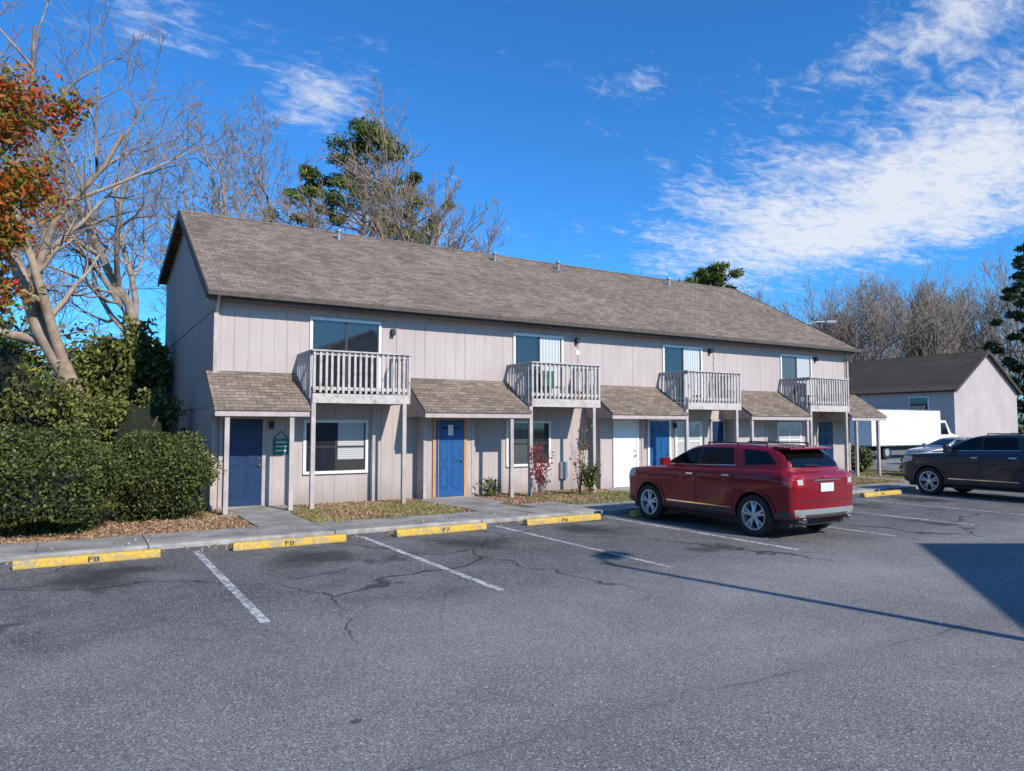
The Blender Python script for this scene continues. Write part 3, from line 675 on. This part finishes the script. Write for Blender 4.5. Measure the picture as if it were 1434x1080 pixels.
# ---------------------------------------------------------------- vegetation
def bare(base,H,r0,seed,mat,lean=(0,0),lv=5,kids=(8,6,5,4,3),spread=.95,first=.3,wob=.13,tf=.66,up=.07,ratio=.6,rmin=.010,name='bare_tree'):
    e=empty(name); tree_branches('branches',base,H,r0,seed,mat,e,lv,lean,kids,spread,first,wob,tf,up,ratio,rmin)
bare((.9,25.0,0),14.5,.33,11,BARKL,(-.20,-.04),tf=.72,rmin=.007,spread=1.05)
bare((-1.6,28.5,0),15,.26,5,BARKL,(.08,0),rmin=.007)
bare((-4.5,27,0),13,.22,6,BARKL,(.12,0),rmin=.007)
bare((6.0,40.5,0),21,.40,21,BARKG,(.02,0),kids=(10,6,5,4,4),rmin=.012,spread=1.05)
bare((2.2,41,0),20,.38,22,BARKG,(-.01,0),kids=(10,6,5,4,3),rmin=.012,spread=1.05)
bare((17.3,35.6,0),18.0,.30,33,BARKL,(.03,0),kids=(10,6,5,4,3),rmin=.013,spread=.85,up=.10,ratio=.57)
bare((15.0,34.8,0),16.6,.26,35,BARKL,(.0,0),rmin=.013,ratio=.56)
def pine(base,H,r,crown_r,z0,seed,nc,per,size,mat=LPINE,name='pine_tree',sp=(.15,.27)):
    e=empty(name); R=random.Random(seed); b=MB('trunk',BARK,e); p=Vector(base); 
    for k in range(6):
        q=Vector((base[0]+R.uniform(-.15,.15),base[1]+R.uniform(-.15,.15),base[2]+H*.94*(k+1)/6)); b.cyl(p,q,r*(1-k/7),r*(1-(k+1)/7),8); p=q
    C=[]
    for k in range(nc):
        t=(k+.5)/nc; z=base[2]+z0+(H-z0)*t; rr=crown_r*math.sin(math.pi*min(1,(.22+.78*t)))**.7*R.uniform(.25,1.08); a=R.random()*6.283
        c=Vector((base[0]+rr*math.cos(a),base[1]+rr*math.sin(a),z+R.uniform(-.3,.5)))
        b.cyl((base[0],base[1],z-.9),c,.06*H/18,.02,5)
        s=crown_r*R.uniform(*sp)
        C.append(np.array(c)+shell((0,0,0),(s,s,s*.5),per,.9))
    b.make(); leaves('needles',np.concatenate(C),size,mat,e,.24)
pine((13.6,38.6,0),19.2,.28,3.7,11.0,3,60,270,.16)
pine((17.0,40,0),17.6,.25,2.4,13.5,4,14,240,.16)
pine((10.9,40,0),16.4,.25,2.3,11.8,14,18,240,.16)
pine((42.0,39.6,0),14.2,.25,2.9,11.2,8,42,260,.2)
pine((78.4,33,0),19.0,.3,3.2,3,9,60,170,.3,LPIND)
pine((75.8,28.6,0),16,.3,3.0,2,19,50,170,.3,LPIND)
def evergreen(c,r,n,size,mat=LEVER,name='evergreen_tree',trunk=True):
    e=empty(name); R=random.Random(int(c[0]*10+c[1])); P=[]; 
    if trunk:
        b=MB('trunk',BARK,e); b.cyl((c[0],c[1],0),(c[0],c[1],c[2]),.18,.08,8)
        for j in range(5):
            a=j*1.3; b.cyl((c[0],c[1],c[2]*.5),(c[0]+r[0]*.6*math.cos(a),c[1]+r[1]*.6*math.sin(a),c[2]+r[2]*.4),.07,.02,6)
        b.make()
    m=20
    for j in range(m):
        d=Vector((R.gauss(0,1),R.gauss(0,1),R.gauss(0,.8))).normalized(); cc=(c[0]+d.x*r[0]*.68,c[1]+d.y*r[1]*.68,c[2]+d.z*r[2]*.68); s=R.uniform(.22,.46)
        P.append(shell(cc,(r[0]*s,r[1]*s,r[2]*s*.8),n//m,.7))
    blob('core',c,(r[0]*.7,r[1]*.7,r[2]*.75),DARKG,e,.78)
    P=np.concatenate(P); P[:,2]=np.maximum(P[:,2],.05); leaves('foliage',P,size,mat,e); return e
evergreen((-1.8,21.5,2.2),(2.4,2,2.4),15000,.065)
evergreen((1.3,21.5,1.5),(1.6,1.4,1.8),9000,.06)
evergreen((-5.2,21,2.5),(2.4,2,2.6),8000,.08)
evergreen((1.1,27,3.0),(1.8,2,3.0),9000,.095)
evergreen((-3.5,28,3.2),(3.2,2.5,3.2),9000,.11)
evergreen((-8.5,29,4.0),(3.5,2.5,4.2),7000,.14)
evergreen((1.6,36,3.2),(3,2.5,4.6),7000,.15)
evergreen((-6,38,4.2),(5,3,4.2),6000,.2)
evergreen((-13,40,4.5),(5,3,5),5000,.2)
def bush(c,r,n,size,mat=LBUSH,name='shrub'):
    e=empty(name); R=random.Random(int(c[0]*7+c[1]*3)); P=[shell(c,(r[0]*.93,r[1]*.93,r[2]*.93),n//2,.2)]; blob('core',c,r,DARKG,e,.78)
    for j in range(26):
        d=Vector((R.gauss(0,1),R.gauss(0,1),abs(R.gauss(0,.8)))).normalized(); cc=(c[0]+d.x*r[0]*.78,c[1]+d.y*r[1]*.78,c[2]+d.z*r[2]*.78); s=R.uniform(.20,.38)
        P.append(shell(cc,(r[0]*s,r[1]*s,r[2]*s),n//52,.5))
    P=np.concatenate(P); P=P[P[:,2]>.05]; leaves('foliage',P,size,mat,e); return e
bush((1.45,16.6,.90),(1.15,1.1,1.0),26000,.033)
bush((-.50,15.35,.92),(1.28,1.15,1.02),30000,.033)
bush((-2.6,15.2,1.0),(1.3,1.2,1.10),16000,.038)
bush((28.0,15.6,.4),(.8,.7,.55),3500,.05)
bush((28.3,19,.5),(.8,1.4,.7),3000,.06,LEVER)
e=empty('autumn_tree'); tips=tree_branches('branches',(-4.2,15.0,0),8.5,.15,3,BARK,e,4,(.03,0),(9,6,5,3),.8,.3,.10,.72,.08,.48)
P=[]
for tp in tips:
    P.append(np.array(tp)+np.random.normal(size=(30,3))*.15)
leaves('foliage',np.concatenate(P),.06,LRED,e)
def twigplant(base,h,mat,nl,name,seed,w=.35):
    e=empty(name); R=random.Random(seed); b=MB('stems',BARK,e); C=[]
    for k in range(9):
        t=Vector((base[0]+R.uniform(-w,w),base[1]+R.uniform(-w*.6,w*.6),base[2]+h*R.uniform(.6,1))); b.cyl(base,t,.012,.005,5)
        for j in range(nl//9): C.append(Vector(base).lerp(t,R.uniform(.35,1))+Vector((R.gauss(0,.07),R.gauss(0,.07),R.gauss(0,.07))))
    b.make(); leaves('foliage',[tuple(c) for c in C],.045,mat,e)
twigplant((10.6,16.0,.05),1.5,LPNK,330,'red_shrub',1); twigplant((11.95,16.1,.05),2.2,LRED,160,'red_shrub',2,.28); twigplant((12.15,15.9,.05),.9,LBUSH,700,'small_shrub',4,.4); twigplant((9.6,16.9,.05),.5,LBUSH,300,'small_shrub',6)
def scat(x0,x1,y0,y1,n,z): return np.stack([np.random.uniform(x0,x1,n),np.random.uniform(y0,y1,n),z+np.random.rand(n)*.03],1)
P=np.concatenate([scat(-6,2.9,14.1,17.2,14000,.045),scat(4.1,7.6,14.1,17.6,8000,.045),scat(9.2,13.5,14.9,17.6,9000,.045),scat(-4,29,12.9,14.1,700,.075),scat(-3,20,12.1,12.75,900,.0),scat(14.9,29,14.1,17,5000,.045)])
leaves('leaf_litter',P,.026,LDRY)
P=np.concatenate([scat(4.05,7.6,14.1,16.9,15000,.05),scat(10.3,13.5,14.1,16.3,12000,.05),scat(14.9,29.3,14.1,17.5,18000,.05)])
k=np.sin(P[:,0]*2.1)+np.sin(P[:,1]*3.3+P[:,0])+np.random.normal(size=len(P))*.6; P=P[k>.0]
leaves('grass',P,.045,LGRS,None,.12,.5)
e=empty('distant_trees'); R=random.Random(3)
for k in range(34):
    t=k/33; x=56+48*t+R.uniform(-3,3); y=70-26*t+R.uniform(-5,8); h=13.5+6.0*t+R.uniform(-1.5,2.0)
    tree_branches('bare_crowns',(x,y,0),h*1.05,.34,100+k,BARKG,e,4,(R.uniform(-.05,.05),0),(10,6,5,4),.8,.22,.11,.68,.12,.6,.024)
P=[];
for k in range(60):
    x=R.uniform(-70,130); y=R.uniform(75,100) if x<60 else R.uniform(60,80); P.append(shell((x,y,2.0),(4,2,R.uniform(2.5,4.5)),350,.6))
for k in range(14):
    P.append(shell((R.uniform(74,112),R.uniform(25,50),1.5),(3,2,R.uniform(2,3)),350,.6))
P=np.concatenate(P); P=P[P[:,2]>0]; leaves('undergrowth',P,.4,LEVER,e)

# ---------------------------------------------------------------- camera, sun, sky
cd=bpy.data.cameras.new('camera'); cam=bpy.data.objects.new('camera',cd); COL.objects.link(cam)
cam.location=(0,0,1.95); cam.rotation_euler=(math.radians(93.3),0,math.radians(-31.2)); cd.sensor_width=36; cd.lens=25.1; cd.clip_end=3000; cd.clip_start=.1
S.camera=cam
EL=math.radians(35); az=math.atan2(.2,-.98)
sd=Vector((math.sin(az)*math.cos(EL),math.cos(az)*math.cos(EL),math.sin(EL)))
L=bpy.data.lights.new('sun','SUN'); L.energy=5.0; L.angle=math.radians(.5); L.color=(1,.945,.86)
lo=bpy.data.objects.new('sun',L); COL.objects.link(lo); lo.rotation_euler=sd.to_track_quat('Z','Y').to_euler()
W=bpy.data.worlds.new('World'); S.world=W; W.use_nodes=True; nt=W.node_tree; bg=nt.nodes['Background']
sk=nt.nodes.new('ShaderNodeTexSky'); sk.sky_type='NISHITA'; sk.sun_disc=False; sk.sun_elevation=EL; sk.sun_rotation=az; sk.air_density=1; sk.dust_density=.3; sk.ozone_density=3
tc=nt.nodes.new('ShaderNodeTexCoord').outputs['Generated']; x,y,z=XYZ(nt,tc)[:3]
zz=M(nt,'ADD',M(nt,'MAXIMUM',z,0.0),.12); u=M(nt,'DIVIDE',x,zz); v=M(nt,'DIVIDE',y,zz)
uv=COMB(nt,u,v)
def g(cu,cv,ru,rv,rot=0):
    a=M(nt,'SUBTRACT',u,cu); b=M(nt,'SUBTRACT',v,cv); c,s=math.cos(rot),math.sin(rot)
    p=M(nt,'DIVIDE',M(nt,'ADD',M(nt,'MULTIPLY',a,c),M(nt,'MULTIPLY',b,s)),ru); q=M(nt,'DIVIDE',M(nt,'SUBTRACT',M(nt,'MULTIPLY',b,c),M(nt,'MULTIPLY',a,s)),rv)
    r2=M(nt,'ADD',M(nt,'MULTIPLY',p,p),M(nt,'MULTIPLY',q,q)); return M(nt,'EXPONENT',M(nt,'MULTIPLY',r2,-1))
mask=M(nt,'MULTIPLY',g(2.12,1.3,.52,.95,-.15),1.12)
for (a,b_,c,d,k) in ((.45,1.66,.15,.18,.62),(.09,1.5,.16,.2,.35),(1.05,1.19,.12,.10,.62),(.9,2.3,.5,.12,.5),(1.42,.72,.14,.3,.7)):
    mask=M(nt,'MAXIMUM',mask,M(nt,'MULTIPLY',g(a,b_,c,d),k))
mp=nt.nodes.new('ShaderNodeMapping'); nt.links.new(uv,mp.inputs[0]); mp.inputs['Rotation'].default_value=(0,0,.5); mp.inputs['Scale'].default_value=(1,1.7,1)
n1=NOISE(nt,mp.outputs[0],2.6,7,.62,.6); n2=NOISE(nt,mp.outputs[0],15,4,.65,.8)
nn=M(nt,'ADD',M(nt,'MULTIPLY',n1,.56),M(nt,'MULTIPLY',n2,.44))
d=SM(nt,M(nt,'ADD',nn,M(nt,'MULTIPLY',mask,.38)),.58,.93)
d=M(nt,'MULTIPLY',d,.85)
skc=MIX(nt,1.0,sk.outputs[0],(.38,1.14,1.85),'MULTIPLY')
cc=MIX(nt,d,skc,(8.2,8.4,8.7))
nt.links.new(cc,bg.inputs[0]); bg.inputs[1].default_value=.108
